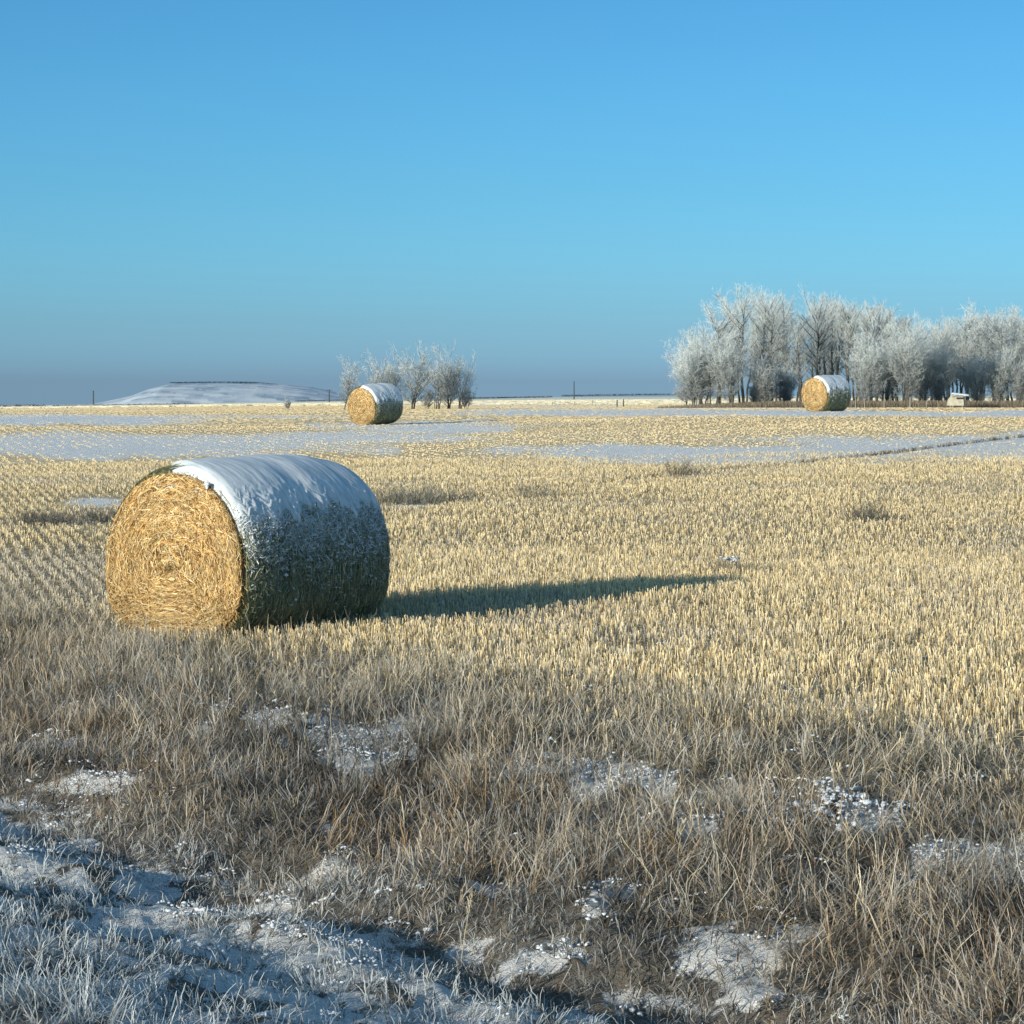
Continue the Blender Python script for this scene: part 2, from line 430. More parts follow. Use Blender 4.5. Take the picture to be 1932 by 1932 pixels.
# ------------------------------------------------------------------ rough verge grass
def blade_field(n, ymin, ymax, dens, height, width, lean, bend, colours, seed, K=5, smin=1.0, smax=9, colfn=None, z0=0.0):
    r = np.random.default_rng(seed)
    ymin, ymax = ymin * KD, ymax * KD
    y = np.sqrt(r.uniform(ymin ** 2, ymax ** 2, n)); x = r.uniform(-1, 1, n) * (.235 * y + .4)
    # draw the plants together in tufts
    tuft = .09
    x = x + (np.round(x / tuft) * tuft + (vnoise(np.round(x / tuft), np.round(y / tuft), 5) - .5) * .1 - x) * .55
    y = y + (np.round(y / tuft) * tuft + (vnoise(np.round(x / tuft), np.round(y / tuft), 6) - .5) * .1 - y) * .55
    s = x * RN[0] + y * RN[1]
    k = (s > smin) & (s < smax) & (r.random(n) < dens(x, y, s))
    x, y, s = x[k], y[k], s[k]; n = len(x)
    z = ground(x, y) - .01 + z0 * r.random(n)
    hg = height(x, y, s) * r.uniform(.45, 1.15, n)
    az = r.normal(size=n) * .75 + vnoise(x / .22, y / .3, 7) * 14
    ln = np.minimum(np.abs(r.normal(size=n)) * lean, 1.5); bd = np.abs(r.normal(size=n)) * bend
    t = np.linspace(0, 1, K)
    ang = ln[:, None] + bd[:, None] * t[None, :]               # angle from vertical along the blade
    ang = np.minimum(ang, 2.5)
    seg = (hg / (K - 1))[:, None]
    hx = np.cumsum(np.sin(ang) * seg, 1) - np.sin(ang[:, :1]) * seg; hz = np.cumsum(np.cos(ang) * seg, 1) - np.cos(ang[:, :1]) * seg
    d = dirs(az)
    wig = r.normal(size=(n, K, 3)) * (.032 * hg)[:, None, None]; wig[:, 0] = 0
    pts = np.stack([x, y, z], 1)[:, None, :] + d[:, None, :] * hx[:, :, None] + np.array([0, 0, 1.]) * hz[:, :, None] + wig
    side = dirs(az + math.pi / 2 + r.normal(size=n) * .9)
    c = colours(x, y, s, r, n)
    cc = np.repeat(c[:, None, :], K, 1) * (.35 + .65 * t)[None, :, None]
    fr = frost_amt(x, y, s)
    tipf = (t[None, :] ** 1.3 * np.clip(fr + r.normal(size=n) * .3, 0, .95)[:, None])[:, :, None]
    cc = cc * (1 - tipf) + np.array([.72, .76, .76]) * tipf
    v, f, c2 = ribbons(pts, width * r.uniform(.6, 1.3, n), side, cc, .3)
    return v, f, c2, pts

def frost_amt(x, y, s):
    return np.clip(.75 * sstep(5.3, 4.4, s) + .25 + .6 * (fbm(x, y, .8, 95) - .5), 0, .92)

def cols_verge(x, y, s, r, n):
    a = np.array([.68, .51, .32]); b = np.array([.44, .34, .225]); rust = np.array([.52, .33, .15]); straw = np.array([.90, .76, .48]); gry = np.array([.60, .52, .42])
    m = fbm(x, y, .7, 100)[:, None]; c = a * m + b * (1 - m)
    t = r.random(n)
    c = np.where((t < .14)[:, None], straw, c); c = np.where((t > .72)[:, None], gry, c)
    ru = sstep(.58, .72, fbm(x, y, .8, 110)); c = np.where((r.random(n) < ru * .8)[:, None], rust, c)
    edge = sstep(5.8, 7.8, s)[:, None]; c = c * (1 - .7 * edge) + np.array([.80, .66, .43]) * .7 * edge
    dk = 1 - .60 * sstep(8, 6.2, s)[:, None] * sstep(.48, .66, fbm(x, y * .6, .8, 120))[:, None]
    return c * (.32 + 1.15 * r.random((n, 1)) ** 1.4) * dk

def cols_frost(x, y, s, r, n):
    a = np.array([.72, .78, .77]); b = np.array([.82, .84, .78]); t = r.random((n, 1)); c = a * t + b * (1 - t)
    c = np.where((r.random(n) < .18 + .3 * sstep(.55, .7, fbm(x, y, .5, 190)))[:, None], np.array([.36, .29, .20]), c)
    return c * r.uniform(.35, 1.2, (n, 1))

def thin(x, y, s):
    sn = snow_at(x, y)
    return np.clip(1 - .72 * np.clip(sn * 1.2, 0, 1), .05, 1)

def build_verge():
    B = Bag()
    def hgt(x, y, s): return (.085 + .185 * sstep(4.4, 5.6, s) * (1 - .35 * sstep(6.8, 8.2, s))) * (.25 + 1.5 * fbm(x, y, .7, 130))
    tall = lambda x, y, s: hgt(x, y, s) * 1.0
    # soft curled grass
    v, f, c, p = blade_field(300000, 3.4, 14, lambda x, y, s: thin(x, y, s) * sstep(4.0, 4.9, s) * sstep(8.8, 6.4, s + (fbm(x, y, 1.0, 140) - .5) * 1.6) * (.45 + .9 * fbm(x, y, .5, 141)), tall, .0062, 1.25, 1.7, cols_verge, 31)
    B.add(v, f, c)
    # stiff upright stems
    v, f, c, p = blade_field(22000, 3.4, 14, lambda x, y, s: thin(x, y, s) * sstep(4.2, 5.0, s) * sstep(9.3, 7.8, s) * np.clip(2.4 * fbm(x, y, .8, 151) - .7, .05, 1), lambda x, y, s: hgt(x, y, s) * 1.35, .0060, .22, .45, cols_verge, 32, K=4)
    B.add(v, f, c)
    # twiggy side shoots on some of those stems
    r = np.random.default_rng(5)
    pick = r.random(len(p)) < .45; q = p[pick]
    for frac in (1, 2, 2):
        base = q[:, frac] + (q[:, frac + 1] - q[:, frac]) * r.random((len(q), 1))
        az = r.uniform(0, 2 * math.pi, len(q)); l = r.uniform(.03, .09, len(q))
        tip = base + dirs(az) * l[:, None] * .8 + np.array([0, 0, 1]) * (l * r.uniform(.2, 1.0, len(q)))[:, None]
        mid = (base + tip) / 2 + r.normal(size=base.shape) * .006
        v, f, c = ribbons(np.stack([base, mid, tip], 1), np.full(len(q), .003), dirs(az + math.pi / 2), np.array([.34, .29, .22]) * r.uniform(.6, 1.2, (len(q), 1)), .5)
        B.add(v, f, c)
    # flattened matted layer
    v, f, c, p = blade_field(280000, 3.4, 12, lambda x, y, s: thin(x, y, s) * sstep(4.2, 4.9, s) * sstep(8.4, 6.6, s), lambda x, y, s: hgt(x, y, s) * .9, .0065, 1.45, .8, cols_verge, 33, K=4, z0=.07)
    B.add(v, f, c)
    o = B.build('verge_grass', M_grass, None, False)
    tag(o, 'tangled grey-brown dead grass on the bank between ditch and field', 'dead grass', kind='stuff')
    # frosted grass in the ditch
    B = Bag()
    hf = lambda x, y, s: .115 * (.5 + .9 * fbm(x, y, .6, 160)) * (1 + .5 * sstep(3.6, 2.8, s))
    v, f, c, p = blade_field(340000, 2.6, 9, lambda x, y, s: sstep(5.4, 4.6, s) * np.clip(1.9 * fbm(x, y, .45, 161) - .35, .08, 1) * (1 - .6 * sstep(.3, .1, np.abs(s - 4.55))), hf, .0062, 1.15, 1.5, cols_frost, 41, smin=1.3)
    B.add(v, f, c)
    o = B.build('frosted_grass', M_grass, None, False)
    tag(o, 'pale frosted grass lying in the shaded snowy ditch', 'frosted grass', kind='stuff')
    # taller weeds added out of view on the shoulder to dapple the ditch shadow
    B = Bag(); r = np.random.default_rng(61); n = 26000
    x = r.uniform(-16, 3, n); s0 = r.uniform(.9, 1.7, n); y = (s0 - x * RN[0]) / RN[1]
    k = r.random(n) < np.clip(2.6 * fbm(x, y, .6, 180) - .95, 0, 1); x, y = x[k], y[k]; n = len(x)
    z = ground(x, y); l = r.uniform(.1, .42, n) * (.4 + 1.2 * fbm(x, y, 1.1, 185)); b = np.stack([x, y, z - .02], 1)
    m = b + np.stack([r.normal(size=n) * .05, r.normal(size=n) * .05, l * .6], 1); e = m + np.stack([r.normal(size=n) * .09, r.normal(size=n) * .09, l * .4], 1)
    v, f, c = ribbons(np.stack([b, m, e], 1), np.full(n, .011), dirs(r.uniform(0, 6.28, n)), np.array([.5, .44, .33]) * r.uniform(.5, 1.2, (n, 1)), .4)
    B.add(v, f, c)
    o = B.build('added_shade_weeds', M_grass, None, False); tag(o, 'dry weeds added unseen on the road shoulder to dapple the ditch shadow', 'weeds', kind='stuff')
    # snow caught on the grass
    B = Bag()
    r = np.random.default_rng(51)
    n = 60000
    y = np.sqrt(r.uniform(8 ** 2, 31 ** 2, n)); x = r.uniform(-1, 1, n) * (.235 * y + .4); s = x * RN[0] + y * RN[1]
    sn = snow_at(x, y); cl = sstep(.56, .72, fbm(x, y, .25, 170))
    pr = (sn * sn * 1.6 + .015) * (.25 + .75 * cl) * sstep(9, 7.5, s) * sstep(3.8, 4.6, s) + .10 * cl * sstep(5, 4.4, s)
    k = r.random(n) < pr * .30 + .004; x, y, s = x[k], y[k], s[k]
    # every scrap is a short broken crest of several lumps
    m = 9; a0 = r.uniform(-.5, .5, len(x)); l0 = r.uniform(.02, .10, len(x)); q = np.linspace(-1, 1, m)
    x = (x[:, None] + np.cos(a0)[:, None] * l0[:, None] * q + r.normal(size=(len(x), m)) * .008).ravel()
    y = (y[:, None] + np.sin(a0)[:, None] * l0[:, None] * q + r.normal(size=(len(l0), m)) * .02).ravel(); s = np.repeat(s, m); n = len(x)
    zz = np.repeat(r.random(len(l0)), m)
    z = ground(x, y) + zz ** 1.5 * np.where(s > 4.8, .06, .03) + .012 * (1 - np.tile(q, len(l0)) ** 2)
    v, f = lumps(np.stack([x, y, z], 1), r.uniform(.003, .012, n), .7, .35, 3)
    B.add(v, f)
    # the snow-laden tussock on the right of the bank
    c0 = at(1565, 1545)
    m = 260; t = r.normal(size=(m, 2)) * [.20, .28]; t[:, 0] = np.clip(t[:, 0], -.42, .42); x = c0.x + t[:, 0]; y = c0.y + t[:, 1]
    z = ground(x, y) + .10 * np.exp(-(t[:, 0] / .25) ** 2) + r.uniform(0, .03, m)
    v, f = lumps(np.stack([x, y, z], 1), r.uniform(.005, .020, m), .7, .35, 4); B.add(v, f)
    o = B.build('clinging_snow', M_snow, None, True)
    tag(o, 'small clumps of snow caught in the verge grass', 'snow', kind='stuff')
build_verge()

# ------------------------------------------------------------------ bales
def spow(a, p): return np.sign(a) * np.abs(a) ** p
class BaleShape:
    def __init__(s, a, b, zc, L, nu=2.15, nl=2.7, rnd=.10, bulge=.05):
        s.a, s.b, s.zc, s.L, s.nu, s.nl, s.rnd, s.bulge = a, b, zc, L, nu, nl, rnd, bulge
    def ring(s, t, r=1.0):
        """t angle from the top towards +x; r fraction of the radius"""
        sn, cs = np.sin(t), np.cos(t)
        n = np.where(cs > 0, s.nu, s.nl)
        x = s.a * spow(sn, 2 / n); z = np.where(cs > 0, s.b, s.zc) * spow(cs, 2 / n)
        return x * r, s.zc + z * r
    def fac(s, y):
        q = np.abs(2 * y / s.L - 1)
        e = np.clip(np.minimum(y, s.L - y) / s.rnd, 0, 1)
        return 1 - s.bulge * q ** 3 - .05 * (1 - np.sqrt(np.clip(1 - (1 - e) ** 2, 0, 1)))
    def surf(s, t, y, off=0.0):
        x, z = s.ring(t); f = s.fac(y)
        x = x * f; z = s.zc + (z - s.zc) * f
        d = np.stack([np.sin(t), np.zeros_like(t), np.cos(t)], -1)
        p = np.stack([x, y, z], -1) + d * np.asarray(off)[..., None]
        # never below the ground it rests on
        return p

def make_bale(loc, rz, shp, seed, nface, nside, label, edge_deg, wscale=1.0, flakes=900, tilt=0.0):
    r = np.random.default_rng(seed)
    root = empty('straw_bale', loc, rz); root.rotation_euler = (math.radians(tilt), 0, rz); tag(root, label, 'straw bale', 'round straw bales on the stubble')
    L = shp.L
    # rolled body
    nt, ny = 200, 70
    t = np.linspace(-math.pi, math.pi, nt, endpoint=False); y = np.concatenate([np.linspace(0, .12, 14)[:-1], np.linspace(.12, L - .12, ny - 26), np.linspace(L - .12, L, 14)[1:]])
    Y, T = np.meshgrid(y, t, indexing='ij')
    off = (fbm(Y * 9 + 40, T * 3 + 9, 1, seed) - .5) * .05 + (fbm(Y * 26, T * 4, 1, seed + 5) - .5) * .02
    P = shp.surf(T, Y, off)
    v = P.reshape(-1, 3); f = grid_faces(len(y), nt, True)
    # back end closed with a fan of rings
    rr = np.linspace(1, 0.02, 14)[1:]
    ring = P[-1]; cen = np.array([0, L, shp.zc]); back = np.concatenate([cen + (ring - cen) * q + np.array([0, .03 * (1 - q), 0]) for q in rr])
    B = Bag(); B.add(v, f)
    B.add(np.concatenate([ring, back]), grid_faces(len(rr) + 1, nt, True))
    body = B.build('straw_roll', M_strawbody, root)
    # straws wound round the side
    n = nside
    t0 = r.uniform(-math.pi, math.pi, n); y0 = r.uniform(.0, L, n)
    al = r.uniform(.08, .34, n); dy = r.normal(size=n) * .16 * al
    K = 4; q = np.linspace(0, 1, K)
    T = t0[:, None] + al[:, None] * q; YY = np.clip(y0[:, None] + dy[:, None] * q, 0, L)
    pts = shp.surf(T, YY, .018 + .022 * r.random((n, 1)) + r.normal(size=(n, K)) * .006)
    side = np.tile([0., 1, 0], (n, 1)) + r.normal(size=(n, 3)) * .35
    a, b, c_ = np.array([.17, .22, .14]), np.array([.38, .38, .22]), np.array([.58, .50, .28])
    u = r.random((n, 1)); c = np.where(u < .45, a, np.where(u < .85, b, c_)) * r.uniform(.6, 1.2, (n, 1))
    v, f, c = ribbons(pts, .006 * wscale * r.uniform(.6, 1.4, n), side, c, .6)
    tag(mesh_np('wound_straw', v, f, M_straw, root, c, False), kind='stuff')
    # frosted ends of straw poking out below the snow, every which way
    n = int(nside * (1.1 if flakes > 200 else .35)); t0 = np.radians(edge_deg) - .15 + np.abs(r.normal(size=n)) * .34; y0 = r.uniform(.0, L, n)
    k = r.random(n) < .35 + 1.1 * (fbm(y0 * 10, t0 * 10, 1, seed + 61) - .3); t0 = t0[k]; y0 = y0[k]; n = len(t0)
    aa = r.uniform(0, 6.28, n); l = r.uniform(.02, .07, n); q = np.array([0, .5, 1.0])
    pts = shp.surf(t0[:, None] + (np.sin(aa) * l)[:, None] * q, np.clip(y0[:, None] + (np.cos(aa) * l)[:, None] * q, 0, L), .03 + .035 * r.random((n, 1)) * q[None] + .012 * r.random((n, 1)))
    fr = (sstep(.60, .0, t0 - np.radians(edge_deg)) * .72 + .04)[:, None]
    c = np.where(r.random((n, 1)) < fr, np.array([.90, .93, .92]), np.array([.34, .36, .23])) * r.uniform(.5, 1.15, (n, 1))
    v, f, c = ribbons(pts, .007 * wscale * r.uniform(.6, 1.5, n), r.normal(size=(n, 3)) * .6, c, .6)
    tag(mesh_np('frosted_straw', v, f, M_straw, root, c, False), kind='stuff')
    # cut end: dished disc and the spiral of straws on it
    rad = np.linspace(0.01, 1, 46); t = np.linspace(-math.pi, math.pi, 160, endpoint=False)
    R, T = np.meshgrid(rad, t, indexing='ij')
    fx = shp.fac(np.array([0.0]))[0]
    x, z = shp.ring(T, R * fx)
    yy = -.015 + (fbm(x * 14 + 50, z * 14 + 50, 1, seed + 8) - .5) * .03 - .045 * np.sqrt(np.clip(1 - R ** 2, 0, 1)) * 1.0
    yy = yy + .05 * np.exp(-(R / .05) ** 2) + np.where(R > .985, .02, 0)
    v = np.stack([x, yy, z], -1).reshape(-1, 3)
    endp = mesh_np('cut_end', v, grid_faces(len(rad), len(t), True)[:, ::-1], M_facebase, root)
    n = nface
    rr = np.sqrt(r.uniform(.0006, 1.0, n)); t0 = r.uniform(-math.pi, math.pi, n)
    ln = r.uniform(.05, .22, n); sp = np.clip(ln / (rr * .85 + .06), 0, 1.5)
    dr = r.normal(size=n) * .045 + .012 + (r.random(n) < .38) * r.normal(size=n) * .12; K = 5; q = np.linspace(0, 1, K)
    Rr = np.clip(rr[:, None] + dr[:, None] * (q - .5) + r.normal(size=(n, K)) * .004, .01, 1.012); T = t0[:, None] + sp[:, None] * (q - .5)
    x, z = shp.ring(T, Rr * fx)
    lay = .55 * np.sin(rr * 2 * math.pi * 13 + t0 + 7 * vnoise(rr * 5 + 9, t0 * 1.6 + 9, 3)) + 1.6 * (fbm(rr * 40 + 9, t0 * 3 * (rr + .3) + 30, 1, 55) - .5)       # layers of the roll
    yb = -.015 - .045 * np.sqrt(np.clip(1 - Rr ** 2, 0, 1)) + .05 * np.exp(-(Rr / .05) ** 2)
    poke = (.012 + .020 * r.random(n) + .014 * np.clip(lay, -1, 1))[:, None]
    Yp = yb - poke + r.normal(size=(n, K)) * .007
    pts = np.stack([x, Yp, z], -1)
    # flat of each straw looks outwards, width lies across it
    tan = pts[:, -1] - pts[:, 0]; tan /= np.linalg.norm(tan, axis=1)[:, None] + 1e-9
    nrm = np.array([0, -1., 0]) + r.normal(size=(n, 3)) * .55
    side = np.cross(tan, nrm); side /= np.linalg.norm(side, axis=1)[:, None] + 1e-9
    gold = np.array([.84, .58, .24]); pale = np.array([.94, .78, .46]); brn = np.array([.24, .11, .03]); org = np.array([.64, .38, .13])
    u = r.random((n, 1)); c = np.where(u < .38, gold, np.where(u < .58, pale, np.where(u < .82, org, brn)))
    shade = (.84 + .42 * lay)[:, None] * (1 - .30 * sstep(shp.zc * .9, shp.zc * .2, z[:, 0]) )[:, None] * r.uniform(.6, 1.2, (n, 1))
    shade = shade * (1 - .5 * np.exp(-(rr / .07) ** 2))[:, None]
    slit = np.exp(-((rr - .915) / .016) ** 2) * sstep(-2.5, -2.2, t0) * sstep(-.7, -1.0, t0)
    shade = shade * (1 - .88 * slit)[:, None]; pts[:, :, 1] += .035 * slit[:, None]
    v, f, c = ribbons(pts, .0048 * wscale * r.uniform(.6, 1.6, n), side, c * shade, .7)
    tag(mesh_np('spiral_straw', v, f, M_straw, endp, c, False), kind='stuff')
    # frayed straws round the rim, sticking out all ways
    n = int(nface * .10); t0 = r.uniform(-math.pi, math.pi, n)
    x, z = shp.ring(t0, np.full(n, fx * .985)); p0 = np.stack([x, r.uniform(-.03, .05, n), z], 1)
    d = np.stack([np.sin(t0), -r.uniform(.1, 1.0, n), np.cos(t0)], 1) * .5 + r.normal(size=(n, 3)) * .6
    d /= np.linalg.norm(d, axis=1)[:, None]; l = r.uniform(.02, .085, n)
    p1 = p0 + d * l[:, None] * .5; p2 = p1 + d * l[:, None] * .5 + np.array([0, 0, -.3]) * l[:, None] * r.random((n, 1))
    v, f, c = ribbons(np.stack([p0, p1, p2], 1), .005 * wscale * r.uniform(.6, 1.4, n), np.cross(d, r.normal(size=(n, 3))), np.array([.66, .44, .17]) * r.uniform(.5, 1.2, (n, 1)), .6)
    tag(mesh_np('frayed_straw', v, f, M_straw, endp, c, False), kind='stuff')
    # snow lying over the top
    E = math.radians(edge_deg)
    ntt, nyy = 150, 110
    y = np.linspace(-.012, L - .01, nyy); q = np.linspace(0, 1, ntt)
    eR = E + (fbm(y * 8, y * 0, 1, seed + 20, 4) - .5) * .50; eL = -.02 - .95 * sstep(.0, .55, y) + (fbm(y * 8, y * 0 + 7, 1, seed + 24) - .5) * .4
    T = eL[:, None] + (eR - eL)[:, None] * q[None]; Y = np.repeat(y[:, None], ntt, 1)
    edge = np.minimum(np.minimum((T - eL[:, None]), (eR[:, None] - T)) / .22, 1); edge = np.minimum(edge, np.minimum((Y + .012), (L - .01 - Y)) / .035)
    edge = np.sqrt(np.clip(edge, 0, 1))
    streak = (fbm(Y * 22, T * 1.4 + 3, 1, seed + 30) - .5) * .007 + (fbm(Y * 4, T * 1.6, 1, seed + 33, 1) - .5) * .026
    rough = (fbm(Y * 30, T * 26, 1, seed + 36) - .5) * .05 * sstep(.55, 1.1, np.abs(T))
    off = .012 + (.055 + streak + rough) * edge - .03 * (1 - edge)
    P = shp.surf(T, Y, off)
    B = Bag(); B.add(P.reshape(-1, 3), grid_faces(nyy, ntt))
    B.build('snow_cap', M_capsnow, root)
    if flakes:
        n = flakes * 14
        t0 = E - .25 + np.abs(r.normal(size=n)) * .36; y0 = r.uniform(.0, L, n)
        k = fbm(y0 * 15, t0 * 15, 1, seed + 44) > .47 + .16 * (t0 - E); t0 = t0[k]; y0 = y0[k]
        p = shp.surf(t0, y0, .022 + .022 * r.random(len(t0)))
        # strings of frost along the wound straw
        v, f = lumps(p, r.uniform(.003, .012, len(t0)) * r.uniform(.5, 1.3, len(t0)), .8, .45, seed)
        B = Bag(); B.add(v, f)
        n = flakes; t0 = r.uniform(.25, 1.45, n); k = fbm(t0 * 12, t0 * 0, 1, seed) > .5; t0 = t0[k]; n = len(t0); p = shp.surf(t0, r.uniform(.02, .10, n), .01 + .02 * r.random(n))
        v, f = lumps(p, r.uniform(.003, .011, n), .8, .45, seed + 1); B.add(v, f)
        cx, cz = shp.ring(np.array([.0, .42, .5]), np.array([.78, .80, .93]))
        for k in range(3):
            m = 12; v, f = lumps(np.stack([cx[k] + r.normal(size=m) * .02, np.full(m, -.06), cz[k] + r.normal(size=m) * .018], 1), r.uniform(.008, .018, m), .8, .3, seed + 3); B.add(v, f)
        tag(B.build('clinging_snow', M_snow, root), kind='stuff')
    return root

b1 = at_depth(332, 10.75)
B1 = BaleShape(.985, 1.03, .68, 2.17, 2.1, 3.0, .12, .05)
make_bale((b1.x, b1.y, b1.z - .03), math.radians(-36), B1, 5, 48000, 22000,
          'large snow-topped round straw bale nearest the camera, at the edge of the verge grass', 66)
b2 = at_depth(685, 45.5)
make_bale((b2.x, b2.y, b2.z - .04), math.radians(-40), BaleShape(.84, .82, .82, 1.62, 2.0, 2.3, .08, .03), 6, 12000, 8000,
          'small distant straw bale in front of the leafless bushes, left of centre', 84, 1.8, 60, 4.5)
b3 = at_depth(1538, 49.5)
make_bale((b3.x, b3.y, b3.z - .04), math.radians(-48), BaleShape(.82, .80, .80, 1.55, 2.0, 2.3, .08, .03), 8, 12000, 8000,
          'distant straw bale in front of the frosted grove on the right', 78, 1.8, 60, 1.5)

# ------------------------------------------------------------------ trees
def make_tree(root, hgt, seed, spread=.22, lean=0.0, trunks=1, low=.28, dens=1.0, frost=.6, tr=.011, bark=None, tw=.021, up=.75):
    """trunk and limbs in one mesh, frosted twigs in another"""
    r = np.random.default_rng(seed)
    TB = Bag(); CR = Bag()
    for k in range(trunks):
        hh = hgt * (1 if k == 0 else r.uniform(.65, .95))
        a = r.uniform(0, 6.28); ld = np.array([math.cos(a), math.sin(a), 0]) * (r.uniform(.03, .08) if trunks == 1 else r.uniform(.15, .42)) + np.array([lean, 0, 0])
        q = np.linspace(0, 1, 11)
        p = np.stack([ld[0] * q ** 1.3 * hh, ld[1] * q ** 1.3 * hh, q * hh], 1); p[1:, :2] += np.cumsum(r.normal(size=(10, 2)), 0) * .010 * hh
        if trunks > 1: p[:, :2] += r.normal(size=2) * .12
        p[0, 2] = -.15
        R0 = tr * 1.6 * hh
        v, f = tube(p, R0 * (1 - q * .88), 7); TB.add(v, f)
        nb = int(30 * dens)
        segs = []
        for j in range(nb):
            w = low + (1 - low) * (j + r.random()) / nb; w = min(w, .985)
            base = np.array([np.interp(w, q, p[:, i]) for i in range(3)])
            az = r.uniform(0, 6.28); el = r.uniform(.35, 1.0) * up + .35 * w
            wn = (w - low) / (1 - low); env = (.62 + .75 * wn) * (1 - .55 * max(0, wn - .72) / .28)
            ln = hh * spread * 1.35 * r.uniform(.6, 1.25) * max(env, .35)
            d = np.array([math.cos(az) * math.cos(el), math.sin(az) * math.cos(el), math.sin(el)])
            qq = np.linspace(0, 1, 5)[:, None]
            bp = base + d * ln * qq + np.array([0, 0, 1]) * ln * .22 * qq ** 2 + np.cumsum(r.normal(size=(5, 3)), 0) * ln * .035 * qq
            v, f = tube(bp, R0 * .30 * (1.1 - w * .5) * np.linspace(1, .3, 5), 4); TB.add(v, f)
            segs.append((bp, ln))
        # twigs: fans of fine shoots along every limb
        starts, ds, ls, hs = [], [], [], []
        for bp, ln in segs:
            m = int(30 * dens)
            w = r.uniform(.12, 1.0, m); base = np.stack([np.interp(w * 4, np.arange(5), bp[:, i]) for i in range(3)], 1)
            dd = (bp[-1] - bp[0]) / (np.linalg.norm(bp[-1] - bp[0]) + 1e-6)
            d = dd * .7 + r.normal(size=(m, 3)) * .55 + np.array([0, 0, .35]); d /= np.linalg.norm(d, axis=1)[:, None]
            l = ln * r.uniform(.18, .5, m) * (1.15 - .5 * w); starts.append(base); ds.append(d); ls.append(l)
        b0 = np.concatenate(starts); d0 = np.concatenate(ds); l0 = np.concatenate(ls)
        m1 = b0 + d0 * l0[:, None] * .5 + r.normal(size=b0.shape) * (.07 * l0)[:, None]; e1 = b0 + d0 * l0[:, None] + np.array([0, 0, .1]) * l0[:, None]
        ps = np.stack([b0, m1, e1], 1)
        sd = r.normal(size=b0.shape); sd -= (sd * d0).sum(1)[:, None] * d0; sd /= np.linalg.norm(sd, axis=1)[:, None]
        hf = np.clip(b0[:, 2] / hgt, 0, 1)
        dark = np.array([.19, .195, .185]); wht = np.array([.66, .70, .68])
        fa = np.clip(frost * (.04 + 1.15 * hf ** 1.7) + r.normal(size=len(b0)) * .12, 0, 1)[:, None]
        c = dark * (1 - fa) + wht * fa
        v, f, cc = ribbons(ps, np.full(len(b0), tw * 1.0), sd, c, .5); CR.add(v, f, cc)
        # finer shoots off the twigs
        rep = 4
        w = r.uniform(.3, 1, len(b0) * rep)[:, None]; bb = np.repeat(b0, rep, 0) * (1 - w) + np.repeat(e1, rep, 0) * w
        d = np.repeat(d0, rep, 0) * .6 + r.normal(size=bb.shape) * .6 + np.array([0, 0, .2]); d /= np.linalg.norm(d, axis=1)[:, None]
        l = np.repeat(l0, rep) * r.uniform(.3, .75, len(bb)); ee = bb + d * l[:, None]
        sd = r.normal(size=bb.shape); sd -= (sd * d).sum(1)[:, None] * d; sd /= np.linalg.norm(sd, axis=1)[:, None]
        c = np.repeat(c, rep, 0); fa = (.55 * frost * np.repeat(hf, rep) + .15 * frost)[:, None]; c = c * (1 - fa) + wht * fa
        v, f, cc = ribbons(np.stack([bb, ee], 1), np.full(len(bb), tw * .8), sd, c, .6); CR.add(v, f, cc)
    TB.build('trunk', bark or M_bark, root); CR.build('crown', M_twig, root, False)

def tree(name, px, base_d, top_py, seed, label, cat='tree', group=None, **kw):
    p = at_depth(px, base_d)
    top = H - (top_py - HY) * base_d * KD / F
    root = empty(name, p); tag(root, label, cat, group)
    make_tree(root, (top - p.z) * .845, seed, **kw)
    return root

